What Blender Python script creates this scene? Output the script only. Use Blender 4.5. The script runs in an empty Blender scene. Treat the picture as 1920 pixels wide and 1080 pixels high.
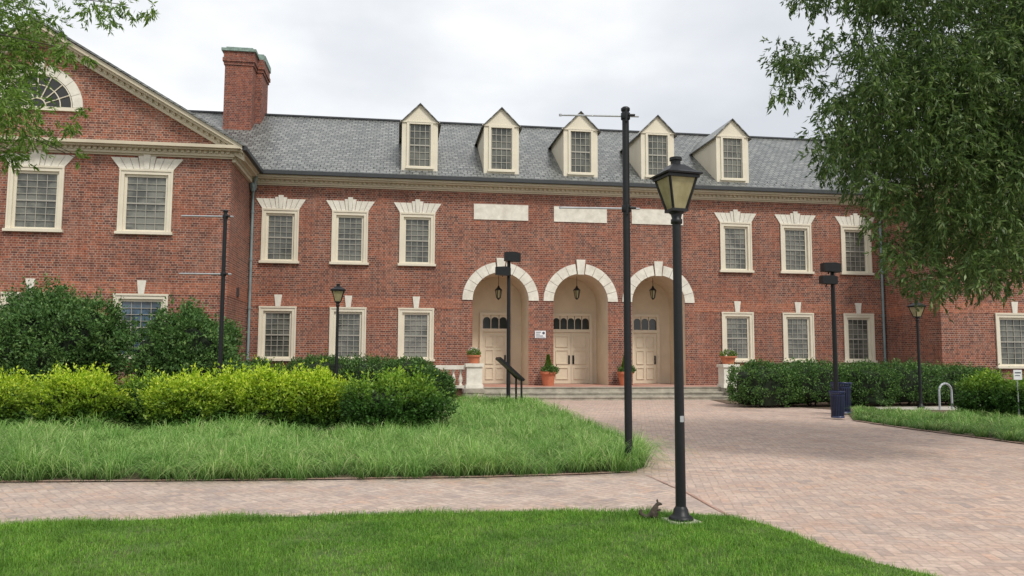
import bpy, math, random
import numpy as np
from mathutils import Matrix, Vector
random.seed(7); rng=np.random.default_rng(7)
S=bpy.context.scene; C=S.collection
PI=math.pi
S.view_settings.view_transform='Standard'; S.view_settings.look='None'; S.view_settings.exposure=0
# ------------------------------------------------------------ camera
F=1480.0; H=1.6; TH=math.atan(132/1480)
CM=Matrix.Rotation(PI/2+TH,3,'X')@Matrix.Rotation(.0036,3,'Z')
cd=bpy.data.cameras.new('camera'); cam=bpy.data.objects.new('camera',cd); C.objects.link(cam)
cam.matrix_world=Matrix.Translation((0,0,H))@CM.to_4x4()
cd.sensor_width=36; cd.lens=36*F/1920; cd.clip_end=2000; S.camera=cam
def ray(px,py): return CM@Vector(((px-960)/F,(540-py)/F,-1))
def gnd(px,py,z=0):
    d=ray(px,py); t=(z-H)/d.z; return (d.x*t,d.y*t)
def atd(px,py,Y):
    d=ray(px,py); t=Y/d.y; return Vector((d.x*t,Y,H+d.z*t))
# ------------------------------------------------------------ node helpers
def newmat(name):
    m=bpy.data.materials.new(name); m.use_nodes=True
    n=m.node_tree.nodes; l=m.node_tree.links; b=n['Principled BSDF']
    return m,n,l,b
def ramp(n,l,src,stops,interp='LINEAR'):
    r=n.new('ShaderNodeValToRGB'); e=r.color_ramp.elements; r.color_ramp.interpolation=interp
    while len(e)<len(stops): e.new(.5)
    for i,(p,c) in enumerate(stops): e[i].position=p; e[i].color=(*c,1)
    l.new(src,r.inputs[0]); return r.outputs[0]
def mix(n,l,fac,a,b,mode='MIX'):
    x=n.new('ShaderNodeMix'); x.data_type='RGBA'; x.blend_type=mode
    for s,v in ((0,fac),(6,a),(7,b)):
        if isinstance(v,(int,float)): x.inputs[s].default_value=v
        elif isinstance(v,tuple): x.inputs[s].default_value=(*v,1)
        else: l.new(v,x.inputs[s])
    return x.outputs[2]
def noise(n,l,vec,scale,detail=4,rough=.6):
    t=n.new('ShaderNodeTexNoise'); t.inputs['Scale'].default_value=scale; t.inputs['Detail'].default_value=detail; t.inputs['Roughness'].default_value=rough
    if vec is not None: l.new(vec,t.inputs['Vector'])
    return t.outputs[0]
def math_(n,l,op,a,b=None,c=None):
    x=n.new('ShaderNodeMath'); x.operation=op
    for i,v in enumerate((a,b,c)):
        if v is None: continue
        if isinstance(v,(int,float)): x.inputs[i].default_value=v
        else: l.new(v,x.inputs[i])
    return x.outputs[0]
def objco(n): return n.new('ShaderNodeTexCoord').outputs['Object']
def sc(c,k): return tuple(min(1,x*k) for x in c)
def g3(v): return (v,v,v)
def simple(name,col,rough=.6,metal=0,var=.15,scale=6,bump=.0,spec=.5,grime=None):
    m,n,l,b=newmat(name); oc=objco(n)
    f=noise(n,l,oc,scale,6,.65)
    c=ramp(n,l,f,[(.3,sc(col,1-var)),(.7,sc(col,1+var))])
    if grime: c=mix(n,l,ramp(n,l,noise(n,l,oc,grime[0],7,.7),[(.45,g3(0)),(.7,g3(grime[2]))]),c,grime[1])
    l.new(c,b.inputs['Base Color'])
    b.inputs['Roughness'].default_value=rough; b.inputs['Metallic'].default_value=metal
    b.inputs['Specular IOR Level'].default_value=spec
    if bump:
        bp=n.new('ShaderNodeBump'); bp.inputs['Strength'].default_value=bump; bp.inputs['Distance'].default_value=.02
        l.new(noise(n,l,oc,scale*6,4),bp.inputs['Height']); l.new(bp.outputs[0],b.inputs['Normal'])
    return m
def brick(name,c1,c2,mortar,w=.235,h=.086,ms=.0095,efflo=.3,dark=.5):
    m,n,l,b=newmat(name); oc=objco(n)
    s=n.new('ShaderNodeSeparateXYZ'); l.new(oc,s.inputs[0])
    u=math_(n,l,'ADD',s.outputs[0],s.outputs[1])
    cb=n.new('ShaderNodeCombineXYZ'); l.new(u,cb.inputs[0]); l.new(s.outputs[2],cb.inputs[1])
    t=n.new('ShaderNodeTexBrick'); l.new(cb.outputs[0],t.inputs['Vector'])
    t.inputs['Scale'].default_value=1; t.inputs['Brick Width'].default_value=w; t.inputs['Row Height'].default_value=h
    t.inputs['Mortar Size'].default_value=ms; t.inputs['Mortar Smooth'].default_value=.1; t.squash=.5; t.squash_frequency=2
    t.inputs['Color1'].default_value=(*c1,1); t.inputs['Color2'].default_value=(*c2,1); t.inputs['Mortar'].default_value=(*mortar,1)
    c=t.outputs[0]
    big=noise(n,l,oc,.55,6,.6)
    c=mix(n,l,ramp(n,l,big,[(.38,g3(0)),(.72,g3(dark))]),c,sc(c2,1.0))
    c=mix(n,l,ramp(n,l,noise(n,l,oc,.8,5,.6),[(.5,g3(0)),(.75,g3(.45))]),c,sc(c1,1.15))
    mp=n.new('ShaderNodeMapping'); mp.inputs['Scale'].default_value=(1.4,1.4,.5); l.new(oc,mp.inputs[0])
    ef=noise(n,l,mp.outputs[0],1.1,8,.7)
    c=mix(n,l,ramp(n,l,ef,[(.5,g3(0)),(.75,g3(efflo))]),c,(.38,.28,.23))
    fine=noise(n,l,oc,7,3,.8)
    c=mix(n,l,1.0,c,ramp(n,l,fine,[(.3,g3(.62)),(.7,g3(1.25))]),'MULTIPLY')
    l.new(c,b.inputs['Base Color']); b.inputs['Roughness'].default_value=.88; b.inputs['Specular IOR Level'].default_value=.2
    bp=n.new('ShaderNodeBump'); bp.invert=True; bp.inputs['Strength'].default_value=.3; bp.inputs['Distance'].default_value=.008
    l.new(t.outputs['Fac'],bp.inputs['Height']); l.new(bp.outputs[0],b.inputs['Normal'])
    return m
def leafmat(name,stops,zg=None,trans=.3,rough=.5,patch=None,spec=.35):
    m,n,l,b=newmat(name); oc=objco(n)
    g=n.new('ShaderNodeNewGeometry')
    c=ramp(n,l,g.outputs['Random Per Island'],stops)
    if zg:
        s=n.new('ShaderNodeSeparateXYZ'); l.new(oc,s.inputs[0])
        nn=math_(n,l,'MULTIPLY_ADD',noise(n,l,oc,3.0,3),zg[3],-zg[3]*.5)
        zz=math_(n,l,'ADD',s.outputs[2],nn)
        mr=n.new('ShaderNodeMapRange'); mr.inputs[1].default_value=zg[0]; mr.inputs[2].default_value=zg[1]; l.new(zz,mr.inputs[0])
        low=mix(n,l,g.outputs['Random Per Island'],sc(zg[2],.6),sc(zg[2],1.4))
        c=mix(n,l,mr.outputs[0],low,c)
    if patch:
        for (ps,pc,pk) in patch:
            p=noise(n,l,oc,ps,4)
            c=mix(n,l,ramp(n,l,p,[(.45,g3(0)),(.62,g3(pk))]),c,pc)
    l.new(c,b.inputs['Base Color']); b.inputs['Roughness'].default_value=rough; b.inputs['Specular IOR Level'].default_value=spec
    tr=n.new('ShaderNodeBsdfTranslucent'); l.new(c,tr.inputs[0])
    mx=n.new('ShaderNodeMixShader'); mx.inputs[0].default_value=trans
    out=n['Material Output']; l.new(b.outputs[0],mx.inputs[1]); l.new(tr.outputs[0],mx.inputs[2]); l.new(mx.outputs[0],out.inputs[0])
    return m
def slate(name,axis):
    m,n,l,b=newmat(name); oc=objco(n)
    s=n.new('ShaderNodeSeparateXYZ'); l.new(oc,s.inputs[0])
    cb=n.new('ShaderNodeCombineXYZ'); l.new(s.outputs[axis],cb.inputs[0]); l.new(math_(n,l,'MULTIPLY',s.outputs[2],1.85),cb.inputs[1])
    t=n.new('ShaderNodeTexBrick'); l.new(cb.outputs[0],t.inputs['Vector']); t.inputs['Scale'].default_value=1
    t.inputs['Brick Width'].default_value=.28; t.inputs['Row Height'].default_value=.25; t.inputs['Mortar Size'].default_value=.02; t.inputs['Mortar Smooth'].default_value=.2
    t.inputs['Color1'].default_value=(.215,.222,.21,1); t.inputs['Color2'].default_value=(.105,.112,.11,1); t.inputs['Mortar'].default_value=(.022,.024,.024,1)
    c=mix(n,l,ramp(n,l,noise(n,l,oc,.5,6,.7),[(.45,g3(0)),(.75,g3(.22))]),t.outputs[0],(.25,.25,.23))
    c=mix(n,l,1.0,c,ramp(n,l,noise(n,l,oc,5,3,.7),[(.3,g3(.7)),(.7,g3(1.2))]),'MULTIPLY')
    l.new(c,b.inputs['Base Color']); b.inputs['Roughness'].default_value=.36; b.inputs['Specular IOR Level'].default_value=.55
    bp=n.new('ShaderNodeBump'); bp.invert=True; bp.inputs['Strength'].default_value=.6; bp.inputs['Distance'].default_value=.02
    l.new(t.outputs['Fac'],bp.inputs['Height']); l.new(bp.outputs[0],b.inputs['Normal'])
    return m
def herring(name,stops,joint,rot,unit=.104,patchcol=(.30,.24,.21),jw=.07):
    m,n,l,b=newmat(name); oc=objco(n)
    mp=n.new('ShaderNodeMapping'); mp.inputs['Rotation'].default_value=(0,0,rot); mp.inputs['Location'].default_value=(500,500,0); mp.inputs['Scale'].default_value=(1/unit,1/unit,1)
    wb=n.new('ShaderNodeTexNoise'); wb.inputs['Scale'].default_value=1.3; l.new(oc,wb.inputs['Vector'])   # pavers settled slightly out of line
    wv=n.new('ShaderNodeVectorMath'); wv.operation='MULTIPLY_ADD'; wv.inputs[1].default_value=(.05,.05,0); l.new(wb.outputs['Color'],wv.inputs[0]); l.new(oc,wv.inputs[2]); l.new(wv.outputs[0],mp.inputs[0])
    s=n.new('ShaderNodeSeparateXYZ'); l.new(mp.outputs[0],s.inputs[0]); X,Y=s.outputs[0],s.outputs[1]
    M_=lambda *a: math_(n,l,*a)
    i=M_('FLOOR',X); j=M_('FLOOR',Y); fx=M_('SUBTRACT',X,i); fy=M_('SUBTRACT',Y,j)
    k=M_('FLOORED_MODULO',M_('SUBTRACT',i,j),4.0)
    eq=lambda v: M_('COMPARE',k,float(v),.3)
    k0,k1,k2,k3=[eq(v) for v in range(4)]
    dl=M_('ADD',fx,k1); dr=M_('ADD',M_('SUBTRACT',1.0,fx),k0); db=M_('ADD',fy,k2); dt=M_('ADD',M_('SUBTRACT',1.0,fy),k3)
    dist=M_('MINIMUM',M_('MINIMUM',dl,dr),M_('MINIMUM',db,dt))
    cb=n.new('ShaderNodeCombineXYZ'); l.new(M_('SUBTRACT',i,k1),cb.inputs[0]); l.new(M_('ADD',j,k3),cb.inputs[1]); l.new(M_('GREATER_THAN',k,1.5),cb.inputs[2])
    w_=n.new('ShaderNodeTexWhiteNoise'); l.new(cb.outputs[0],w_.inputs[0])
    c=ramp(n,l,w_.outputs[0],stops)
    c=mix(n,l,ramp(n,l,noise(n,l,oc,.4,6,.7),[(.4,g3(0)),(.7,g3(.5))]),c,patchcol)
    c=mix(n,l,ramp(n,l,noise(n,l,oc,1.7,6,.75),[(.42,g3(0)),(.7,g3(.5))]),c,(.56,.46,.395))
    c=mix(n,l,ramp(n,l,noise(n,l,oc,.9,7,.8),[(.5,g3(0)),(.72,g3(.45))]),c,(.48,.30,.22))
    c=mix(n,l,1.0,c,ramp(n,l,noise(n,l,oc,16,4,.7),[(.3,g3(.76)),(.7,g3(1.16))]),'MULTIPLY')
    jf=ramp(n,l,dist,[(0,g3(.8)),(jw*.6,g3(.6)),(jw*1.9,g3(0))])
    jf=math_(n,l,'MULTIPLY',jf,ramp(n,l,noise(n,l,oc,3.1,5,.7),[(.3,g3(.35)),(.65,g3(1.))]))
    c=mix(n,l,jf,c,joint)
    l.new(c,b.inputs['Base Color']); b.inputs['Roughness'].default_value=.82; b.inputs['Specular IOR Level'].default_value=.3
    bp=n.new('ShaderNodeBump'); bp.invert=True; bp.inputs['Strength'].default_value=.3; bp.inputs['Distance'].default_value=.006
    l.new(jf,bp.inputs['Height']); l.new(bp.outputs[0],b.inputs['Normal'])
    return m
M={}
M['brick']=brick('red_brick',(.345,.112,.062),(.115,.045,.036),(.40,.31,.25))
M['belt']=brick('orange_brick',(.40,.135,.070),(.22,.075,.05),(.40,.28,.22),efflo=.2,dark=.25)
M['chim']=brick('chimney_brick',(.29,.09,.052),(.12,.045,.038),(.29,.2,.165),efflo=.1,dark=.45)
M['cream']=simple('cream_paint',(.69,.635,.51),.6,var=.07,scale=3,grime=(1.5,(.45,.4,.32),.4))
M['cornice']=simple('cornice_cream_shaded',(.55,.49,.37),.65,var=.1,scale=3,grime=(1.5,(.33,.29,.22),.5))  # cream trim darkened; the cornice's shade is put into the colour
M['stone']=simple('pale_limestone',(.71,.68,.60),.8,var=.12,scale=4,bump=.2,grime=(2.2,(.42,.38,.3),.5))
M['plaster']=simple('tan_plaster',(.66,.56,.425),.85,var=.08,scale=1.5)
M['door']=simple('tan_door_paint',(.66,.58,.45),.5,var=.05)
M['slate']=slate('slate_main',0); M['slate_w']=slate('slate_wing',1)
M['copper']=simple('copper_patina',(.22,.31,.27),.7,var=.4,scale=5,grime=(3,(.08,.09,.08),.8))
M['pipe']=simple('blue_grey_pipe',(.20,.27,.28),.5,var=.2,scale=3)
M['gutter']=simple('dark_gutter',(.03,.034,.038),.5,var=.2)
M['black']=simple('black_paint',(.008,.009,.011),.45,var=.3,scale=20,spec=.35)
M['steel']=simple('grey_steel',(.36,.38,.40),.5,metal=.2,var=.15,scale=20)
M['navy']=simple('navy_paint',(.012,.02,.07),.4,var=.2)
M['terra']=simple('terracotta',(.48,.16,.08),.8,var=.15,scale=8)
M['soil']=simple('mulch_soil',(.11,.075,.048),.95,var=.5,scale=25,bump=.6)
M['concrete']=simple('concrete',(.42,.39,.34),.9,var=.15,scale=5,bump=.3)
M['steps']=simple('worn_step_stone',(.36,.33,.27),.85,var=.35,scale=3,bump=.3)
M['white']=simple('white_sign',(.75,.76,.78),.5,var=.03)
M['bark']=simple('bark',(.055,.045,.035),.95,var=.4,scale=12,bump=.8)
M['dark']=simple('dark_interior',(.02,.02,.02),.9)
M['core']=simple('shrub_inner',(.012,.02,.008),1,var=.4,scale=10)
M['fur']=simple('grey_brown_fur',(.065,.05,.038),.9,var=.4,scale=90,bump=.4)
M['eye']=simple('dark_eye',(.01,.01,.01),.2)
M['signtext']=simple('sign_lettering',(.06,.07,.1),.6)
PS=[(0,(.57,.43,.35)),(.3,(.51,.37,.295)),(.55,(.47,.35,.295)),(.75,(.37,.285,.25)),(.9,(.54,.36,.27)),(1,(.31,.25,.23))]
M['paving']=herring('herringbone_paving',PS,(.26,.21,.175),math.radians(9))
M['path']=herring('herringbone_path',[(p,(c[0]*.95,c[1]*1.0,c[2]*1.03)) for p,c in PS],(.25,.205,.175),math.radians(50))
M['edge']=herring('brick_edge',[(0,(.42,.25,.19)),(1,(.33,.19,.15))],(.2,.15,.12),.05,.1)
M['patio']=herring('patio_brick',[(0,(.48,.23,.16)),(1,(.38,.16,.12))],(.3,.2,.16),.1)
M['ground']=simple('far_ground',(.12,.16,.06),.95,var=.4,scale=1)
M['lawnbase']=simple('lawn_soil',(.07,.12,.022),.95,var=.5,scale=6,bump=.5,grime=(2.5,(.12,.09,.045),.5))
M['lawn']=leafmat('lawn_blades',[(0,(.09,.23,.018)),(.5,(.15,.35,.03)),(.85,(.24,.46,.05)),(1,(.42,.47,.14))],trans=.35,patch=((1.1,(.065,.18,.02),.55),(.45,(.23,.42,.05),.4),(4.0,(.05,.14,.015),.4)))
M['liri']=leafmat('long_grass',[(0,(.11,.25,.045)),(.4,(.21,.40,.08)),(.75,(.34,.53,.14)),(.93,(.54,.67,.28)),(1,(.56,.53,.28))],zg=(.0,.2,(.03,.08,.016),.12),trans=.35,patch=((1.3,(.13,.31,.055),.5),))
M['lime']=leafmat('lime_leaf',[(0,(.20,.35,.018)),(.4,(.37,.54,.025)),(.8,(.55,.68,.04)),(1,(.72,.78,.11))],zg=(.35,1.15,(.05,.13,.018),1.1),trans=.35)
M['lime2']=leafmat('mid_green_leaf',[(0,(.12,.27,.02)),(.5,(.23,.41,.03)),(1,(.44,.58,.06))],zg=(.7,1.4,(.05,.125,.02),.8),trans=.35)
M['dkleaf']=leafmat('dark_leaf',[(0,(.04,.10,.022)),(.5,(.08,.175,.04)),(.9,(.15,.27,.07)),(1,(.26,.38,.13))],trans=.3,rough=.5,spec=.35,patch=((1.2,(.05,.12,.03),.5),))
M['hedge']=leafmat('hedge_leaf',[(0,(.035,.09,.02)),(.6,(.075,.165,.038)),(1,(.17,.29,.07))],trans=.3)
M['tree_r']=leafmat('oak_leaf',[(0,(.04,.08,.018)),(.5,(.075,.14,.03)),(.85,(.13,.21,.05)),(1,(.26,.33,.14))],trans=.4,spec=.4,patch=((.5,(.035,.075,.018),.6),))
M['tree_l']=leafmat('oak_leaf_light',[(0,(.07,.14,.018)),(.5,(.12,.22,.03)),(.9,(.20,.32,.055)),(1,(.30,.40,.11))],trans=.4)
M['flower']=leafmat('white_flower',[(0,(.6,.6,.55)),(1,(.8,.75,.7))],trans=.3)
def glassmat(name,c0,c1):
    m,n,l,b=newmat(name); oc=objco(n); oi=n.new('ShaderNodeObjectInfo')
    c=mix(n,l,oi.outputs['Random'],c0,c1)
    s=n.new('ShaderNodeSeparateXYZ'); l.new(oc,s.inputs[0])
    st=math_(n,l,'FRACT',math_(n,l,'MULTIPLY',s.outputs[2],14.0))
    c=mix(n,l,ramp(n,l,st,[(0,g3(0)),(.5,g3(.3)),(1,g3(0))]),c,sc(c1,.5))
    ad=n.new('ShaderNodeVectorMath'); ad.operation='ADD'; l.new(oc,ad.inputs[0]); 
    cbx=n.new('ShaderNodeCombineXYZ'); l.new(math_(n,l,'MULTIPLY',oi.outputs['Random'],40.0),cbx.inputs[0]); l.new(cbx.outputs[0],ad.inputs[1])
    c=mix(n,l,ramp(n,l,noise(n,l,ad.outputs[0],1.3,4),[(.44,g3(0)),(.60,g3(.75))]),c,(.035,.04,.035))
    l.new(c,b.inputs['Base Color']); b.inputs['Roughness'].default_value=.06; b.inputs['IOR'].default_value=1.5
    return m
M['glass']=glassmat('window_glass',(.10,.105,.088),(.22,.22,.19))
M['glass_blue']=glassmat('window_glass_blue',(.08,.13,.19),(.17,.24,.31))
M['fanglass']=simple('fanlight_glass',(.02,.022,.02),.1)
m,n,l,b=newmat('lantern_glass'); b.inputs['Roughness'].default_value=.25; b.inputs['Transmission Weight'].default_value=.25
l.new(ramp(n,l,noise(n,l,objco(n),6,4),[(.3,(.30,.26,.13)),(.7,(.48,.43,.25))]),b.inputs['Base Color'])
M['lamp']=m
M['muntin']=simple('muntin_paint',(.34,.325,.28),.6,var=.05)
# ------------------------------------------------------------ mesh helpers
def link(name,me,mat,parent=None,loc=None):
    o=bpy.data.objects.new(name,me); C.objects.link(o)
    if mat: me.materials.append(mat)
    if parent: o.parent=parent
    if loc is not None: o.location=loc
    return o
class MB:
    def __init__(s): s.v=[]; s.f=[]; s.sm=[]
    def add(s,vs,fs,smooth=False):
        k=len(s.v); s.v+= [tuple(p) for p in vs]; s.f+=[tuple(i+k for i in f) for f in fs]; s.sm+=[smooth]*len(fs)
    def box(s,x0,x1,y0,y1,z0,z1):
        s.add([(x0,y0,z0),(x1,y0,z0),(x1,y1,z0),(x0,y1,z0),(x0,y0,z1),(x1,y0,z1),(x1,y1,z1),(x0,y1,z1)],
              [(3,2,1,0),(4,5,6,7),(0,1,5,4),(1,2,6,5),(2,3,7,6),(3,0,4,7)])
    def quad(s,*p): s.add(p,[tuple(range(len(p)))])
    def prism(s,pts,y0,y1):
        n=len(pts); v=[(x,y0,z) for x,z in pts]+[(x,y1,z) for x,z in pts]
        s.add(v,[tuple(range(n)),tuple(range(2*n-1,n-1,-1))]+[(i,i+n,(i+1)%n+n,(i+1)%n) for i in range(n)])
    def tube(s,p,q,r,r2=None,n=12,cap=True):
        p=Vector(p); q=Vector(q); r2=r if r2 is None else r2; d=(q-p).normalized()
        a=d.orthogonal().normalized(); b=d.cross(a)
        ring=lambda c,R:[c+(a*math.cos(2*PI*i/n)+b*math.sin(2*PI*i/n))*R for i in range(n)]
        A=ring(p,r); B=ring(q,r2)
        s.add(A+B,[(i,(i+1)%n,(i+1)%n+n,i+n) for i in range(n)],True)
        if cap: s.add(A,[tuple(range(n-1,-1,-1))]); s.add(B,[tuple(range(n))])
    def poly_tube(s,pts,rs,n=8):
        for i in range(len(pts)-1): s.tube(pts[i],pts[i+1],rs[i],rs[i+1],n,False)
    def lathe(s,prof,c=(0,0,0),n=24,smooth=True,rot=0):
        v=[];f=[]
        for r,z in prof: v+=[(c[0]+r*math.cos(2*PI*i/n+rot),c[1]+r*math.sin(2*PI*i/n+rot),c[2]+z) for i in range(n)]
        for k in range(len(prof)-1): f+=[(k*n+i,k*n+(i+1)%n,(k+1)*n+(i+1)%n,(k+1)*n+i) for i in range(n)]
        s.add(v,f,smooth)
    def build(s,name,mat,parent=None,loc=None):
        me=bpy.data.meshes.new(name); me.from_pydata(s.v,[],s.f); me.polygons.foreach_set('use_smooth',s.sm); me.update()
        return link(name,me,mat,parent,loc)
def empty(name,loc,rz=0):
    o=bpy.data.objects.new(name,None); C.objects.link(o); o.location=loc; o.rotation_euler=(0,0,rz); o.empty_display_size=.2; return o
def tag(o,label,cat,group=None):
    o['label']=label; o['category']=cat
    if group: o['group']=group
    return o
def struct(o): o['kind']='structure'; return o
def np_mesh(name,V,Q,mat,parent=None,loc=None):
    me=bpy.data.meshes.new(name); me.vertices.add(len(V)); me.vertices.foreach_set('co',V.astype(np.float32).ravel())
    k=Q.shape[1]; me.loops.add(Q.size); me.loops.foreach_set('vertex_index',Q.astype(np.int32).ravel())
    me.polygons.add(len(Q)); me.polygons.foreach_set('loop_start',(np.arange(len(Q))*k).astype(np.int32)); 
    try: me.polygons.foreach_set('loop_total',np.full(len(Q),k,np.int32))
    except Exception: pass
    me.update(calc_edges=True)
    return link(name,me,mat,parent,loc)
def nrm(a): return a/np.maximum(np.linalg.norm(a,axis=1,keepdims=True),1e-6)
def leaves(name,P,D,N,L,W,mat,parent=None,loc=None):
    D=nrm(D); Sd=nrm(np.cross(D,N)); n=len(P); L=np.asarray(L).reshape(-1,1)*np.ones((n,1)); W=np.asarray(W).reshape(-1,1)*np.ones((n,1))
    up=nrm(np.cross(Sd,D))
    V=np.empty((n,4,3)); V[:,0]=P; V[:,1]=P+D*L*.45+Sd*W*.5+up*W*.15; V[:,2]=P+D*L; V[:,3]=P+D*L*.45-Sd*W*.5+up*W*.15
    Q=np.arange(n*4).reshape(n,4)
    return np_mesh(name,V.reshape(-1,3),Q,mat,parent,loc)
def inpoly(X,Y,poly):
    r=np.zeros(len(X),bool); n=len(poly)
    for i in range(n):
        x1,y1=poly[i]; x2,y2=poly[(i+1)%n]
        if y1==y2: continue
        c=((Y<y1)!=(Y<y2))&(X<(x2-x1)*(Y-y1)/(y2-y1)+x1); r^=c
    return r
# ------------------------------------------------------------ world and light
SE,SA=math.radians(52),math.radians(145)
w=bpy.data.worlds.new('World'); S.world=w; w.use_nodes=True; n=w.node_tree.nodes; l=w.node_tree.links; bg=n['Background']
sky=n.new('ShaderNodeTexSky'); sky.sky_type='NISHITA'; sky.sun_disc=False; sky.sun_elevation=SE; sky.sun_rotation=SA
tc=n.new('ShaderNodeTexCoord'); mp=n.new('ShaderNodeMapping'); mp.inputs['Scale'].default_value=(1,1,2.2); mp.inputs['Location'].default_value=(.35,.2,.35); l.new(tc.outputs['Generated'],mp.inputs[0])
cl=ramp(n,l,noise(n,l,mp.outputs[0],1.6,7,.48),[(.36,(.74,.77,.82)),(.46,(.88,.91,.95)),(.53,(1.06,1.07,1.08)),(.68,(1.5,1.5,1.5))])
sk=mix(n,l,1.0,sky.outputs[0],(.1,.1,.1),'MULTIPLY')
l.new(mix(n,l,.93,sk,cl),bg.inputs[0]); bg.inputs[1].default_value=1.0
sl=bpy.data.lights.new('sun','SUN'); sl.energy=2.6; sl.angle=math.radians(11); sl.color=(1,.95,.87)
so=bpy.data.objects.new('sun',sl); C.objects.link(so)
sd=Vector((math.sin(SA)*math.cos(SE),math.cos(SA)*math.cos(SE),math.sin(SE)))
so.rotation_euler=sd.to_track_quat('Z','Y').to_euler(); so.location=sd*50
# ------------------------------------------------------------ ground
def sheet(name,pts,z,mat):
    me=bpy.data.meshes.new(name); me.from_pydata([(x,y,z) for x,y in pts],[],[tuple(range(len(pts)))]); me.update()
    return struct(link(name,me,mat))
G=lambda L:[gnd(*p) for p in L]
sheet('ground',[(-600,-400),(600,-400),(600,900),(-600,900)],-.02,M['ground'])
sheet('brick_plaza',[(-45,-25),(45,-25),(45,33),(-45,33)],0,M['paving'])
bed_front=G([(-700,925),(-300,914),(0,905),(300,903),(600,900),(900,896),(1100,890),(1180,886),(1208,876)])
bed_side=G([(1200,858),(1125,815),(1040,783),(985,762),(905,755)])
bed=bed_front+bed_side+[(gnd(880,752)[0],31.0),(-2.6,36),(-40,30),(-40,12)]
sheet('planting_bed',bed,.012,M['soil'])
bedR=G([(1366,758),(1500,764),(1585,770),(1600,789),(1700,804),(1800,817),(1920,833),(2150,862)])+[(30,18),(32,36),(8,36)]
sheet('planting_bed',bedR,.012,M['soil'])
lawn_top=G([(-700,1035),(-300,1003),(0,986),(300,977),(600,970),(900,963),(1040,961),(1200,963),(1370,971),(1440,987),(1500,1009),(1560,1034),(1640,1058),(1750,1083),(1880,1130),(2150,1250)])
lawn=lawn_top+[(4.4,2),(4.4,-6),(-16,-6),(-16,5)]
sheet('lawn_ground',lawn,.014,M['lawnbase'])
pathL=[(x,y) for x,y in lawn_top[:9]]+[gnd(1215,893)]+[(x,y) for x,y in reversed(bed_front[:8])]
sheet('brick_path',pathL,.005,M['path'])
sheet('sidewalk',G([(1640,764),(1800,763),(1990,775),(2100,784),(1990,786),(1800,770),(1650,769)]),.02,M['concrete'])
def ribbon(name,pts,w,z,mat):
    b=MB()
    for i in range(len(pts)-1):
        p=Vector((*pts[i],0)); q=Vector((*pts[i+1],0)); d=(q-p).normalized(); s=Vector((-d.y,d.x,0))*w/2
        zz=Vector((0,0,z)); b.quad(p-s+zz,q-s+zz,q+s+zz,p+s+zz)
    return struct(b.build(name,mat))
ribbon('brick_edging',bed_front[:-1],.11,.02,M['edge'])
ribbon('brick_edging',G([(1213,892),(1290,925),(1366,968)]),.04,.009,M['edge'])
ribbon('brick_edging',G([(1600,789),(1700,804),(1800,817),(1920,833),(2150,862)]),.10,.02,M['edge'])
# ------------------------------------------------------------ building frame
T=.145; AN=math.atan(T)
d=ray(1089,600); k=d.x/d.y; Y0=34.2/(1-T*k); B0=Vector((k*Y0,Y0,0))
RI=Matrix.Rotation(-AN,3,'Z')
def fac(px,py,yl=0.):
    o=RI@(Vector((0,0,H))-B0); dd=RI@ray(px,py); t=(yl-o.y)/dd.y; p=o+dd*t; return p.x,p.z
def bl(u,y,z=0):
    p=Matrix.Rotation(AN,3,'Z')@Vector((u,y,0))+B0; return Vector((p.x,p.y,z))
avg=lambda *a:sum(a)/len(a)
uL=fac(466,450)[0]; uR=fac(1655,480)[0]
WD=min((abs(fac(429,450,-w_)[0]-uL),w_) for w_ in np.arange(2.5,6,.05))[1]
zE=avg(fac(525,321,-.5)[1],fac(1600,362,-.5)[1]); RD=6.0; zR=fac(1089,243,RD)[1]; OV=.45
uc=fac(68,60,-WD-.4)[0]; hwL=uL-uc
zU0=avg(fac(525,490)[1],fac(1606,519)[1]); zU1=avg(fac(525,389)[1],fac(1606,429)[1])
zL0=avg(fac(520,674)[1],fac(1493,682)[1]); zL1=avg(fac(520,571)[1],fac(1608,594)[1])
zS=avg(fac(937,562)[1],fac(1237,569)[1]); zP=.45
B=tag(empty('brick_building',B0,AN),'long two storey red brick hall with three stone arches, five dormers and a slate roof','building')
WW=1.47; rin=1.22; rout=1.67
aU=[-3.55,0,3.55]
upu=[fac(p,440)[0] for p in (525,656,783,1381,1493,1606)]
lou=[fac(p,625)[0] for p in (520,652,779,1381,1495,1608)]
mu=[(a+b)/2 for a,b in zip(upu,lou)]
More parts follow.
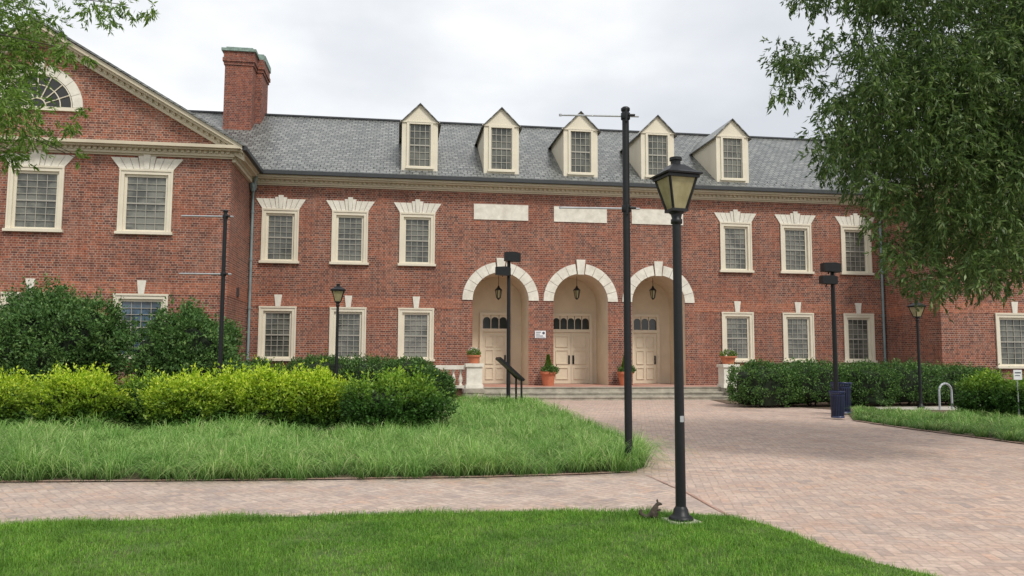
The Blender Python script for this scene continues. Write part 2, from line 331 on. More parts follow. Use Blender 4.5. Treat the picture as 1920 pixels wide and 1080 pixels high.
def wall(mb,u0,u1,z0,z1,y,holes,arches=(),rev=.3):
    rects=list(holes)+[(a-rin,a+rin,zb,zs+rin) for a,zb,zs in arches]
    xs=sorted({u0,u1,*[r[0] for r in rects],*[r[1] for r in rects]}); zs_=sorted({z0,z1,*[r[2] for r in rects],*[r[3] for r in rects]})
    for i in range(len(xs)-1):
        for j in range(len(zs_)-1):
            cx=(xs[i]+xs[i+1])/2; cz=(zs_[j]+zs_[j+1])/2
            if any(r[0]<cx<r[1] and r[2]<cz<r[3] for r in rects): continue
            mb.quad((xs[i],y,zs_[j]),(xs[i+1],y,zs_[j]),(xs[i+1],y,zs_[j+1]),(xs[i],y,zs_[j+1]))
    for a,b_,c,d_ in holes:
        mb.quad((a,y,c),(a,y,d_),(a,y+rev,d_),(a,y+rev,c)); mb.quad((b_,y,c),(b_,y+rev,c),(b_,y+rev,d_),(b_,y,d_))
        mb.quad((a,y,d_),(b_,y,d_),(b_,y+rev,d_),(a,y+rev,d_)); mb.quad((a,y,c),(a,y+rev,c),(b_,y+rev,c),(b_,y,c))
    for a,zb,zs in arches:
        N=24
        for i in range(N):
            t0=PI-PI*i/N; t1=PI-PI*(i+1)/N
            p=(a+rin*math.cos(t0),zs+rin*math.sin(t0)); q=(a+rin*math.cos(t1),zs+rin*math.sin(t1))
            mb.quad((p[0],y,p[1]),(q[0],y,q[1]),(q[0],y,zs+rin),(p[0],y,zs+rin))
hol=[]
for u in mu:
    hol.append((u-WW/2+.06,u+WW/2-.06,zU0+.05,zU1-.05)); hol.append((u-WW/2+.06,u+WW/2-.06,zL0+.05,zL1-.05))
b=MB(); wall(b,uL,uR,-.2,zE,0,hol,[(a,zP-.3,zS) for a in aU])
b.quad((uL,12,-.2),(uR,12,-.2),(uR,12,zE),(uL,12,zE)); b.build('wall',M['brick'],B)
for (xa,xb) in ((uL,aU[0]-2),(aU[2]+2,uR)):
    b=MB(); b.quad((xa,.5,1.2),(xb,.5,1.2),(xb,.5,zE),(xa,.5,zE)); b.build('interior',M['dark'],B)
zB0=zL1+.02; zB1=zL1+.46
for a,c in [(uL+.02,aU[0]-rout-.02),(aU[2]+rout+.02,uR-.02)]:
    b=MB(); b.box(a,c,-.012,.05,zB0,zB1); b.build('belt_course',M['belt'],B)
cache={}
def window(key,u,y,z0,z1,W,kind,rows=8,cols=4,gm='glass',casing=.25):
    h=z1-z0
    if key in cache:
        r=cache[key]; c=r.copy(); C.objects.link(c); c.parent=B; c.location=(u,y,z0)
        for ch in list(r.children):
            q=ch.copy(); C.objects.link(q); q.parent=c
        return c
    b=MB(); t=casing*.62
    b.box(-W/2,-W/2+t,-.045,.12,.10,h); b.box(W/2-t,W/2,-.045,.12,.10,h); b.box(-W/2+t,W/2-t,-.045,.12,h-t,h)
    b.box(-W/2-.02,-W/2+.045,-.07,-.02,.10,h+.02); b.box(W/2-.045,W/2+.02,-.07,-.02,.10,h+.02); b.box(-W/2-.03,W/2+.03,-.075,-.02,h-.03,h+.04)
    f=b.build('window',M['cream'],B,(u,y,z0))
    b=MB(); gx=W/2-casing
    x0,x1,zz0,zz1=-gx,gx,.10+.08,h-casing
    b.box(-W/2+t,x0,.04,.10,.1,h-t); b.box(x1,W/2-t,.04,.10,.1,h-t); b.box(x0,x1,.04,.10,zz1,h-t); b.box(x0,x1,.04,.10,.1,zz0)
    b.build('sash',M['cream'],f)
    b=MB()
    for i in range(1,cols): x=x0+(x1-x0)*i/cols; b.box(x-.010,x+.010,.06,.095,zz0,zz1)
    for j in range(1,rows):
        z=zz0+(zz1-zz0)*j/rows; e=.026 if j==rows//2 else .010; b.box(x0,x1,.056 if j!=rows//2 else .045,.098,z-e,z+e)
    b.build('muntins',M['muntin'],f)
    b=MB(); b.quad((x0,.09,zz0),(x1,.09,zz0),(x1,.09,zz1),(x0,.09,zz1)); b.build('pane',M[gm],f)
    b=MB(); b.box(-W/2-.08,W/2+.08,-.13,.1,0,.1); b.build('sill',M['cream'],f)
    b=MB()
    if kind=='flared':
        Lh=.42; ex=.29*W/1.47
        ws=[-1,-.74,-.48,-.25,-.09,.09,.25,.48,.74,1]
        for i in range(9):
            a,c=ws[i],ws[i+1]; k_=abs(i-4); top=Lh+(.15 if k_==0 else .07 if k_==1 else 0); g=.008; z_=h+.045
            tw=W/2+ex; bw=W/2+.03
            b.prism([(a*bw+g,z_),(c*bw-g,z_),(c*tw-g+(.02 if k_==0 else 0),z_+top),(a*tw+g-(.02 if k_==0 else 0),z_+top)],-.035 if k_ else -.07,.02)
        b.build('lintel',M['stone'],f)
    elif kind=='key':
        z_=h+.045; b.prism([(-.10,z_),(.10,z_),(.155,z_+.48),(-.155,z_+.48)],-.06,.02); b.build('keystone',M['stone'],f)
    cache[key]=f; return f
for u in mu:
    window('mu',u,0,zU0,zU1,WW,'flared'); window('ml',u,0,zL0,zL1,WW,'key')
def arch_stone(u,zs,ri,ro,y,parent,n_=11,key=.18,name='arch_surround'):
    b=MB(); 
    for i in range(n_):
        t0=PI*i/n_; t1=PI*(i+1)/n_; mid=(i==n_//2)
        g=.008; R=ro+(key if mid else 0); st=4
        if mid: t0+=.02; t1-=.02; 
        inn=[(u+(ri-(.03 if mid else 0))*math.cos(t0+g+(t1-t0-2*g)*s/st),zs+(ri-(.03 if mid else 0))*math.sin(t0+g+(t1-t0-2*g)*s/st)) for s in range(st+1)]
        if mid: pts=inn+[(u-.2,zs+R),(u+.2,zs+R)]
        else: pts=inn+[(u+R*math.cos(t0+g/2+(t1-t0-g)*s/st),zs+R*math.sin(t0+g/2+(t1-t0-g)*s/st)) for s in range(st,-1,-1)]
        b.prism(pts,y-(.09 if mid else .045),y+.03)
    return b.build(name,M['stone'],parent)
ND=2.05
for ai,a in enumerate(aU):
    arch_stone(a,zS,rin+.005,rout,0,B)
    b=MB(); N=24; prof=[(a-rin,zP),(a-rin,zS)]+[(a+rin*math.cos(PI-PI*i/N),zS+rin*math.sin(PI-PI*i/N)) for i in range(1,N)]+[(a+rin,zS),(a+rin,zP)]
    for i in range(len(prof)-1):
        p,q=prof[i],prof[i+1]; b.quad((p[0],-.002,p[1]),(q[0],-.002,q[1]),(q[0],ND,q[1]),(p[0],ND,p[1]))
    b.quad(*[(x,ND,z) for x,z in prof]); b.build('niche',M['plaster'],B)
    dw=1.72 if ai==1 else 1.12; dh=2.36; td=.62
    b=MB(); x0,x1=a-dw/2,a+dw/2; zt=zP+dh+.14+td
    b.box(x0-.14,x0,ND-.12,ND-.003,zP,zt+.12); b.box(x1,x1+.14,ND-.12,ND-.003,zP,zt+.12); b.box(x0,x1,ND-.12,ND-.003,zt,zt+.12); b.box(x0,x1,ND-.12,ND-.003,zP+dh,zP+dh+.14)
    fr=b.build('doorway',M['door'],B)
    leafs=[(x0,a-.006),(a+.006,x1)] if ai==1 else [(x0,x1)]
    for (p,q) in leafs:
        b=MB(); b.box(p,q,ND-.05,ND-.004,zP+.01,zP+dh-.005)
        wd=q-p; cols_=[(p+.13,q-.13)] if wd<1 else [(p+.13,(p+q)/2-.06),((p+q)/2+.06,q-.13)]
        for (c0,c1) in cols_:
            for (h0,h1) in ((.2,.75),(.9,1.55),(1.68,2.2)):
                b.box(c0,c1,ND-.085,ND-.05,zP+h0,zP+h0+.035); b.box(c0,c1,ND-.085,ND-.05,zP+h1-.035,zP+h1)
                b.box(c0,c0+.035,ND-.085,ND-.05,zP+h0+.035,zP+h1-.035); b.box(c1-.035,c1,ND-.085,ND-.05,zP+h0+.035,zP+h1-.035)
        b.build('door_leaf',M['door'],fr)
        b=MB(); hx=(q-.1) if (ai!=1 or q<a+.1) else (p+.1)
        b.box(hx-.045,hx+.045,ND-.085,ND-.05,zP+.9,zP+1.3); b.tube((hx,ND-.13,zP+.98),(hx,ND-.13,zP+1.22),.018); b.tube((hx,ND-.13,zP+1),(hx,ND-.08,zP+1),.012); b.tube((hx,ND-.13,zP+1.2),(hx,ND-.08,zP+1.2),.012)
        b.build('handle',M['black'],fr)
    b=MB(); z0=zP+dh+.14; b.quad((x0,ND-.02,z0),(x1,ND-.02,z0),(x1,ND-.02,zt),(x0,ND-.02,zt)); b.build('transom_pane',M['fanglass'],fr)
    b=MB(); k_=5 if ai==1 else 3; cw=dw/k_
    for i in range(k_):
        cx=x0+cw*(i+.5)
        if i: b.box(x0+cw*i-.015,x0+cw*i+.015,ND-.06,ND-.025,z0,z0+td-.2)
        for s in range(8):
            t0=PI*s/8; t1=PI*(s+1)/8; r0=cw/2-.012; zc=z0+td-.26
            P0=(cx+r0*math.cos(t0),zc+r0*math.sin(t0)); P1=(cx+r0*math.cos(t1),zc+r0*math.sin(t1))
            b.quad((P0[0],ND-.05,P0[1]),(P1[0],ND-.05,P1[1]),(P1[0],ND-.05,zt),(P0[0],ND-.05,zt))
    b.build('transom_tracery',M['door'],fr)
    Ln=tag(empty('hanging_lantern',bl(a,.75,0),AN),'small black lantern hanging in the '+('left','middle','right')[ai]+' arch','lantern','lanterns hanging in the arches')
    zl=fac((930,1077,1218)[ai],560,.75)[1]
    b=MB(); b.lathe([(.05,0),(.08,.03),(.14,.36),(.145,.38)],(0,0,zl),6,False); b.build('glass',M['lamp'],Ln)
    b=MB()
    for i in range(6):
        t_=2*PI*i/6; b.tube((.082*math.cos(t_),.082*math.sin(t_),zl+.03),(.145*math.cos(t_),.145*math.sin(t_),zl+.38),.016,n=6)
    b.lathe([(0,-.06),(.05,-.02),(.09,.03),(.0,.03)],(0,0,zl),6,False); b.build('frame',M['black'],Ln)
    b=MB(); b.lathe([(.17,.37),(.15,.41),(.06,.5),(.03,.58),(0,.6)],(0,0,zl),6,False); b.build('cap',M['black'],Ln)
    b=MB(); b.tube((0,0,zl+.58),(0,0,zS+rin-.03),.012,n=6); b.build('chain',M['black'],Ln)
z0=avg(fac(939,412)[1],fac(1237,422)[1]); z1=avg(fac(939,383)[1],fac(1237,394)[1])
for i in range(3):
    b=MB(); b.box(aU[i]-1.2,aU[i]+1.2,-.04,.02,z0,z1); b.build('stone_panel',M['stone'],B)
b=MB(); x0,x1,yf,z=uL+.02,uR-.02,0,zE
b.box(x0,x1,yf-OV,yf+.05,z-.2,z-.03); b.box(x0,x1,yf-OV+.1,yf+.05,z-.26,z-.202); b.box(x0,x1,yf-.13,yf+.05,z-.42,z-.262); b.box(x0,x1,yf-.06,yf+.05,z-.48,z-.422)
k_=int((x1-x0)/.2)
for i in range(k_): x=x0+(i+.5)*(x1-x0)/k_; b.box(x-.055,x+.055,yf-.2,yf-.128,z-.35,z-.258)
b.build('cornice',M['cornice'],B)
b=MB(); b.box(uL+OV,uR-OV,-OV-.14,-OV-.005,zE-.1,zE+.06); b.build('gutter',M['gutter'],B)
mS=(zR-zE)/(RD+OV); zr=lambda y: zE+mS*(y+OV)
b=MB(); t=.09; uc2=uR+hwL
y1=2*RD+OV
b.add([(uc,-OV-.1,zE-.03),(uc2,-OV-.1,zE-.03),(uc2,RD,zR),(uc,RD,zR),(uc2,y1,zE),(uc,y1,zE),(uc,-OV-.1,zE-.03-t),(uc2,-OV-.1,zE-.03-t),(uc2,RD,zR-t),(uc,RD,zR-t)],
      [(0,1,2,3),(3,2,4,5),(0,6,7,1),(6,9,8,7)]); b.build('roof',M['slate'],B)
b=MB(); b.box(uc,uc2,RD-.12,RD+.12,zR-.03,zR+.05); b.build('ridge_cap',M['gutter'],B)
b=MB()
for r_,yy in enumerate((.0,.22)):
    for i in range(60):
        x=uL+.8+(i+.5*r_)*(uR-uL-1.6)/60; b.box(x-.022,x+.022,yy-.02,yy+.03,zr(yy)-.01,zr(yy)+.05)
b.build('snow_guards',M['gutter'],B)['kind']='stuff'
# dormers
yd=.12; dpx=[fac(p,285,yd)[0] for p in (788,939,1088,1233,1374)]
sp=(dpx[4]-dpx[0])/4; d0=avg(*dpx); dus=[d0+sp*(i-2) for i in range(5)]
zd0=zr(yd)-.05; zdA=avg(*[fac(p,q,yd)[1] for p,q in ((790,194),(940,203),(1090,211),(1237,218),(1375,225))]); zdE=zdA-.82; hw=.78
dproto=None
for u in dus:
    if dproto is None:
        b=MB(); gx,g0,g1=.47,zd0+.28,zdE-.08
        for (a,c,e,f_) in ((-hw,-gx,zd0-.1,zdE),(gx,hw,zd0-.1,zdE),(-gx,gx,zd0-.1,g0),(-gx,gx,g1,zdE)): b.box(a,c,yd,yd+.08,e,f_)
        b.prism([(-hw-.06,zdE),(hw+.06,zdE),(0,zdA-.02)],yd-.01,yd+.08)
        ye=-OV+(zdE-zE)/mS
        for s in (-1,1): b.quad((s*(hw-.01),yd+.08,zd0),(s*(hw-.01),yd+.08,zdE),(s*(hw-.01),ye,zdE))
        f=b.build('dormer',M['cream'],B,(u,0,0))
        b=MB()
        ya=-OV+(zdA-zE)/mS+.3; rw=hw+.13; ze=zdA-(zdA-zdE)*rw/(hw+.06)
        for s in (-1,1):
            yb=-OV+(ze-zE)/mS+.3
            vs=[(0,yd-.12,zdA+.03),(s*rw,yd-.12,ze+.0),(s*rw,yb,ze),(0,ya,zdA+.03)]
            b.add(vs+[(x,y,z-.05) for x,y,z in vs],[(0,1,2,3),(4,5,6,7),(0,1,5,4),(1,2,6,5)])
        b.build('dormer_roof',M['slate_w'],f)
        b=MB()
        b.box(-gx-.1,-gx,yd-.05,yd-.001,g0-.05,g1+.08); b.box(gx,gx+.1,yd-.05,yd-.001,g0-.05,g1+.08); b.box(-gx,gx,yd-.05,yd-.001,g1,g1+.08); b.box(-gx-.14,gx+.14,yd-.09,yd-.001,g0-.13,g0-.05)
        b.box(-gx,gx,yd-.04,yd+.02,g0-.05,g0); b.box(-hw-.08,hw+.08,yd-.05,yd-.012,zdE-.02,zdE+.05)
        b.build('casing',M['cream'],f)
        b=MB()
        for i in range(1,4): x=-gx+2*gx*i/4; b.box(x-.012,x+.012,yd+.02,yd+.055,g0,g1)
        for j in range(1,6): z=g0+(g1-g0)*j/6; e=.03 if j==3 else .012; b.box(-gx,gx,yd+.012 if j==3 else yd+.024,yd+.058,z-e,z+e)
        b.box(-gx,-gx+.05,yd+.01,yd+.06,g0,g1); b.box(gx-.05,gx,yd+.01,yd+.06,g0,g1)
        b.build('muntins',M['muntin'],f)
        b=MB(); b.quad((-gx,yd+.05,g0),(gx,yd+.05,g0),(gx,yd+.05,g1),(-gx,yd+.05,g1)); b.build('pane',M['glass'],f)
        dproto=f
    else:
        c=dproto.copy(); C.objects.link(c); c.parent=B; c.location=(u,0,0)
        for ch in list(dproto.children): q=ch.copy(); C.objects.link(q); q.parent=c
# ---- wings
yw=-WD
wu=[avg(fac(62,380,yw)[0],fac(58,600,yw)[0]),avg(fac(272,380,yw)[0],fac(264,600,yw)[0])]
gap=wu[1]-wu[0]
W2=(fac(322,400,yw)[0]-fac(220,400,yw)[0])*.97
zW1=fac(271,320,yw)[1]; zW0=fac(271,440,yw)[1]; zWl1=fac(264,553,yw)[1]; zWl0=zWl1-(zL1-zL0)*1.03
wu=[wu[0]-gap*1.0,wu[0],wu[1]]
zApex=fac(68,40,yw-.45)[1]
shR=fac(1868,640,yw)[0]+W2/2-(uR+(uL-wu[2])); dzR=fac(1893,589,yw)[1]-zWl1
for side in (-1,1):
    cx=uc if side<0 else uc2
    us=wu if side<0 else [uR+(uL-u)+shR for u in wu]
    dz=0 if side<0 else dzR
    lo,hi=cx-hwL,cx+hwL
    h_=[]
    for u in us: h_+=[(u-W2/2+.06,u+W2/2-.06,zW0+.05,zW1-.05),(u-W2/2+.06,u+W2/2-.06,zWl0+.05+dz,zWl1-.05+dz)]
    b=MB(); wall(b,lo,hi,-.2,zE,yw,h_)
    b.quad((lo,yw,-.2),(lo,14,-.2),(lo,14,zE),(lo,yw,zE)); b.quad((hi,yw,-.2),(hi,14,-.2),(hi,14,zE),(hi,yw,zE)); b.quad((lo,14,-.2),(hi,14,-.2),(hi,14,zE),(lo,14,zE))
    zg=zApex-.35
    b.prism([(lo,zE+.0),(hi,zE+.0),(cx,zg)],yw+.002,yw+.3)
    b.build('wing_wall',M['brick'],B)
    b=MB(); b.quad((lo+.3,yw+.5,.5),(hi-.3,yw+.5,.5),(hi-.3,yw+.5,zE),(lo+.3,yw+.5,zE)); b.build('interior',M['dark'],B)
    b=MB(); b.box(lo-.01,hi+.012,yw-.012,yw+.05,zWl1+.02+dz,zWl1+.46+dz)
    xs_=hi if side<0 else lo
    b.box(xs_-.012 if side>0 else xs_-.03,xs_+.03 if side>0 else xs_+.012,yw+.04,-.02,zWl1+.021+dz,zWl1+.459+dz); b.build('belt_course',M['belt'],B)
    for u in us:
        window('wu',u,yw,zW0,zW1,W2,'flared',rows=8,cols=4,casing=.24)
        window('wl' if side<0 else 'wlr',u,yw,zWl0+dz,zWl1+dz,W2,'key',rows=8,cols=4,casing=.24,gm='glass_blue' if side<0 else 'glass')
    b=MB(); z=zE
    b.box(lo-OV,hi+OV,yw-OV-.05,yw+.02,z-.06,z+.06); b.box(lo-OV+.1,hi+OV-.1,yw-OV+.08,yw+.02,z-.12,z-.062); b.box(lo-.12,hi+.12,yw-.15,yw+.02,z-.30,z-.122); b.box(lo-.05,hi+.05,yw-.06,yw+.02,z-.36,z-.302)
    if side<0: b.box(hi,hi+OV,yw+.022,-OV-.15,z-.14,z-.03); b.box(hi,hi+OV-.1,yw+.022,-OV-.15,z-.24,z-.142); b.box(hi,hi+.13,yw+.022,-.27,z-.46,z-.242)
    else: b.box(lo-OV,lo,yw+.022,-OV-.15,z-.14,z-.03); b.box(lo-OV+.1,lo,yw+.022,-OV-.15,z-.24,z-.142); b.box(lo-.13,lo,yw+.022,-.27,z-.46,z-.242)
    k_=int(2*hwL/.2)
    for i in range(k_): x=lo+(i+.5)*(hi-lo)/k_; b.box(x-.055,x+.055,yw-.22,yw-.148,z-.21,z-.118)
    for i in range(int(WD/.2)):
        y_=yw+.15+i*.2
        if y_>-.7: break
        if side<0: b.box(hi+.128,hi+.2,y_-.055,y_+.055,z-.34,z-.24)
        else: b.box(lo-.2,lo-.128,y_-.055,y_+.055,z-.34,z-.24)
    b.build('cornice',M['cornice'],B)
    E=hwL+OV; sl=(zApex-zE-.06)/E; nn=math.sqrt(1+sl*sl)
    b=MB(); 
    for s in (-1,1):
        def band(t0,t1,ya,yb,mb=b):
            mb.prism([(cx,zApex-t0*nn),(cx+s*E,zE+.06-t0*nn+.0),(cx+s*E,zE+.06-t1*nn),(cx,zApex-t1*nn)],ya,yb)
        band(.0,.14,yw-OV-.052,yw); band(.142,.22,yw-OV+.08,yw); band(.222,.42,yw-.15,yw+.004)
    k_=int(E/.2)
    for s in (-1,1):
        for i in range(k_):
            x=(i+.5)*E/k_; zt=zApex-sl*x-.218*nn; x_=cx+s*x
            b.prism([(x_-.055,zt+s*sl*.055),(x_+.055,zt-s*sl*.055),(x_+.055,zt-s*sl*.055-.11),(x_-.055,zt+s*sl*.055-.11)],yw-.22,yw-.148)
    b.build('raking_cornice',M['cornice'],B)
    b=MB()
    for s in (-1,1):
        vs=[(cx,yw-OV-.12,zApex+.03),(cx+s*(E+.08),yw-OV-.12,zE+.0),(cx+s*(E+.08),13,zE+.0),(cx,13,zApex+.03)]
        vs=[(x,y,z+.09) for x,y,z in vs]
        b.add(vs+[(x,y,z-.08) for x,y,z in vs],[(0,1,2,3),(4,5,6,7),(0,1,5,4),(1,2,6,5)])
    b.build('roof',M['slate_w'],B)
    b=MB()
    if side<0: b.box(hi+OV+.0,hi+OV+.15,yw-OV,-OV-.15,zE-.1,zE+.05)
    else: b.box(lo-OV-.15,lo-OV,yw-OV,-OV-.15,zE-.1,zE+.05)
    b.build('gutter',M['gutter'],B)
    if side<0:
        b=MB(); b.box(hi-.01,hi+.05,yw+1.6,yw+2.0,fac(448,556,yw+1.8)[1],fac(448,540,yw+1.8)[1]); b.build('wall_vent',M['gutter'],B)
    zc=fac(80,200,yw)[1]
    arch_stone(cx,zc,1.22,1.56,yw,B,9,.12)
    b=MB(); b.prism([(cx+1.22*math.cos(PI*i/20),zc+1.22*math.sin(PI*i/20)) for i in range(21)],yw-.01,yw+.01); fw=b.build('fan_window',M['fanglass'],B)
    b=MB()
    for i in range(1,8): t_=PI*i/8; b.tube((cx+.3*math.cos(t_),yw-.03,zc+.3*math.sin(t_)),(cx+1.2*math.cos(t_),yw-.03,zc+1.2*math.sin(t_)),.022,n=6)
    for r_ in (.3,.8,1.18):
        for i in range(20):
            t0=PI*i/20;t1=PI*(i+1)/20; b.tube((cx+r_*math.cos(t0),yw-.03,zc+r_*math.sin(t0)),(cx+r_*math.cos(t1),yw-.03,zc+r_*math.sin(t1)),.022,n=6)
    b.box(cx-1.6,cx+1.6,yw-.08,yw+.01,zc-.14,zc-.01); b.build('fan_tracery',M['cream'],fw)
for u in (uL+.14,uR-.14):
    b=MB(); b.tube((u,-.1,.1),(u,-.1,zE-.75),.055); b.tube((u,-.1,zE-.75),(u+(.18 if u<0 else -.18),-.42,zE-.15),.055)
    for z in (1.5,3.6,5.6,7.6): b.lathe([(.075,0),(.075,.1)],(u,-.1,z),10)
    b.lathe([(.08,0),(.16,.2),(.16,.34)],(u,-.16,zE-.8),8,False)
    b.build('downpipe',M['pipe'],B)
for (pxa,pxb,py) in ((419,472,85),(1597,1640,255)):
    yc=3.9; ua=fac(pxa,200,yc)[0]; ub=fac(pxb,200,yc)[0]; zt=fac(450,86,yc)[1] if pxa<900 else fac(1610,252,yc)[1]
    b=MB(); zb=zr(yc)-1.2
    b.box(ua,ub,yc,yc+1.25,zb,zt-.95); b.box(ua+.3,ub+.28,yc+.9,yc+2.6,zb,zt-.95)
    for i,(e,h0,h1) in enumerate(((.05,.95,.8),(.10,.798,.62),(.06,.618,.3))):
        b.box(ua-e,ub+e,yc-e,yc+1.25+e,zt-h0,zt-h1); b.box(ua+.3-e,ub+.28+e,yc+.9-e+.0015,yc+2.6+e,zt-h0+.001,zt-h1-.001)
    ch=b.build('chimney',M['chim'],B)
    b=MB(); b.box(ua-.16,ub+.14,yc-.14,yc+1.3,zt-.298,zt-.17); b.box(ua+.02,ub-.04,yc+.05,yc+1.2,zt-.168,zt-.05)
    b.box(ub-.15,ub+.38,yc+1.05,yc+2.75,zt-.297,zt-.02); b.box(ub-.02,ub+.28,yc+1.2,yc+2.5,zt-.018,zt+.10); b.build('chimney_cap',M['copper'],ch)
ns=tag(empty('notice_sign',bl(fac(1013,627)[0],-.02,0),AN),'small white notice on the brick pier between the left and middle arches','sign')
zn=fac(1013,634)[1]
b=MB(); b.box(-.24,.24,-.015,.0,zn,zn+.32); b.build('board',M['white'],ns)
b=MB()
for i,(a,c) in enumerate(((-.2,.02),(-.2,-.02),(-.2,.12))): b.box(a,c,-.02,-.016,zn+.24-i*.08,zn+.27-i*.08)
b.prism([(.14+.06*math.cos(2*PI*i/12),zn+.22+.06*math.sin(2*PI*i/12)) for i in range(12)],-.02,-.016)
b.box(-.2,.2,-.02,-.016,zn+.03,zn+.045); b.build('lettering',M['signtext'],ns)
# ------------------------------------------------------------ patio, steps, piers
sa=fac(905,740,-3.4)[0]; sb=fac(1358,740,-3.4)[0]
pl,pr=sa-3.4,sb+3.2
def bobj(b,name,mat): o=b.build(name,mat); o.location=B0; o.rotation_euler=(0,0,AN); return o
b=MB(); b.box(pl,pr,-3.0,-.003,0,zP-.06); b.box(pl,pr,-3.0,2.0,zP-.058,zP); struct(bobj(b,'patio',M['patio']))
b=MB(); b.box(sa,sb,-3.08,-3.003,0,zP+.004)
b.box(sa,sb,-3.5,-3.082,0,.24); b.box(sa,sb,-3.53,-3.082,.242,.30); b.box(sa,sb,-3.92,-3.532,0,.09); b.box(sa,sb,-3.95,-3.532,.092,.15)
b.box(sa,sb,-3.12,-2.75,zP+.0045,zP+.02)
tag(bobj(b,'stone_steps',M['steps']),'wide worn stone steps leading up to the three arches','steps')
for s,ue in ((-1,sa),(1,sb)):
    R=tag(empty('stone_balustrade',bl(ue,-3.1,0),AN),'pale stone balustrade and pier at the '+('left' if s<0 else 'right')+' end of the steps','balustrade','balustrades flanking the steps')
    def X(a,c): return (min(s*a,s*c),max(s*a,s*c))
    b=MB(); x0,x1=X(.02,.62); b.box(x0,x1,-.28,.3,zP,zP+.82); b.box(x0-.05,x1+.05,-.33,.35,zP+.82,zP+.95); b.box(x0-.04,x1+.04,-.32,.34,zP,zP+.14)
    b.build('pier',M['stone'],R)
    b=MB(); x0,x1=X(.0,.75); b.box(x0,x1,-.85,.1,0,.30); b.box(x0-.03,x1+.03,-.88,.36,.302,zP-.005); b.build('plinth',M['steps'],R)
    b=MB(); x0,x1=X(.67,3.2); b.box(x0,x1,-.13,.15,zP+.72,zP+.88); b.build('rail',M['stone'],R)
    b=MB(); b.box(x0,x1,-.13,.15,zP,zP+.1); b.build('base',M['stone'],R)
    for i in range(9):
        b=MB(); xx=s*(.83+i*.28); b.lathe([(.07,.1),(.07,.15),(.04,.18),(.085,.3),(.08,.38),(.04,.55),(.05,.62),(.07,.66),(.07,.72)],(xx,.01,zP),12); b.build('baluster',M['stone'],R)
# ------------------------------------------------------------ plants
def blob_shape(dd,boxy,skirt=True):
    q=np.sign(dd)*np.abs(dd)**boxy; q=q/np.maximum(np.abs(q).max(1,keepdims=True)*.35+np.linalg.norm(q,axis=1,keepdims=True)*.65,1e-6)
    if skirt:
        low=dd[:,2]<0; h=np.maximum(np.linalg.norm(q[:,:2],axis=1),1e-6); tgt=np.maximum(h,1-.2*dd[:,2]**2)
        tgt=np.where(dd[:,2]<-.93,h*1.6,tgt); f=np.where(low,tgt/h,1); q[:,0]*=f; q[:,1]*=f
    return q
def blob_pts(n_,ax,bx,h,lobes,boxy=.8,clust=14,jit=.05,deep=.25,shoot=0.,amp=.2,lw=.10,skirt=True):
    K=max(8,n_//clust)
    dd=nrm(rng.normal(size=(K,3))); dd[:,2]=np.where(dd[:,2]<-.93,-dd[:,2],dd[:,2])
    lb=nrm(rng.normal(size=(lobes,3))); la=rng.uniform(.35,1,lobes)
    def rad(q):
        dist=((q[:,None,:]-lb[None])**2).sum(2); return 1.04-amp+amp*(np.exp(-dist/lw)*la).max(1)
    q=blob_shape(dd,boxy,skirt)
    r=rad(dd)*(1-rng.beta(1,3.5,K)*deep)
    P=q*r[:,None]*np.array([ax,bx,h*.5])+np.array([0,0,h*.5])
    idx=rng.integers(0,K,n_); o=dd[idx]
    sdir=nrm(dd*.7+rng.normal(size=(K,3))*.45+np.array([0,0,.55])); sl_=rng.exponential(1.,K)*shoot
    P2=P[idx]+rng.normal(size=(n_,3))*jit+sdir[idx]*(rng.random(n_)*np.clip(sl_[idx],0,shoot*2.6))[:,None]
    P2[:,2]=np.clip(P2[:,2],.01,None)
    return P2,nrm(o*.6+sdir[idx]*.6),rad
def leafset(P,o,spread=.8,upb=.35):
    n_=len(P); D=o*.9+rng.normal(size=(n_,3))*spread; D[:,2]+=upb
    N=o+rng.normal(size=(n_,3))*.6
    return D,N
def shrub(name,px,Dp,wpx,topy,label,cat,group,mat,n_,ls,lobes=26,dr=.8,jit=.05,boxy=.8,clust=14,spread=.8,shoot=.08,amp=.25,lw=.09,lwid=.48):
    base=atd(px,672,Dp); h=(atd(px,topy,Dp).z)*.99; a=wpx/F*Dp/2*.98
    R=tag(empty(name,(base.x,Dp,0)),label,cat,group)
    P,o,rad=blob_pts(n_,a,a*dr,h,lobes,boxy,clust,jit,.25,shoot,amp,lw)
    D,N=leafset(P,o,spread); L=ls*rng.uniform(.7,1.25,n_)
    leaves('foliage',P,D,N,L,L*lwid,mat,R)
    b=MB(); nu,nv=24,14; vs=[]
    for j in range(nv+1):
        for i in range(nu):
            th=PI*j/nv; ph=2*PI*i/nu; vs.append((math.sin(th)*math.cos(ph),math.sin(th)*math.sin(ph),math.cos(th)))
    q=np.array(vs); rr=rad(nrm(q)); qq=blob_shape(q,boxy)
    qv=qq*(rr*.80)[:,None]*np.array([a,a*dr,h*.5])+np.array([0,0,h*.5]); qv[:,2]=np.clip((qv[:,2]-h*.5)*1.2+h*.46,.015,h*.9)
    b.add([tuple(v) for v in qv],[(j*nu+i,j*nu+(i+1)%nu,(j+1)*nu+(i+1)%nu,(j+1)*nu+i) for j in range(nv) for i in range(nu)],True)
    b.build('shade_core',M['core'],R)  # closed near-black core, shade inside the shrub put into its colour
    b=MB()
    for i in range(5):
        t_=rng.uniform(0,2*PI); b.tube((.1*math.cos(t_),.1*math.sin(t_),-.02),(a*.5*math.cos(t_),a*dr*.5*math.sin(t_),h*.5),.03,.012,6)
    b.build('stem',M['bark'],R)
    return R
dg='tall dark shrubs in front of the left wing'
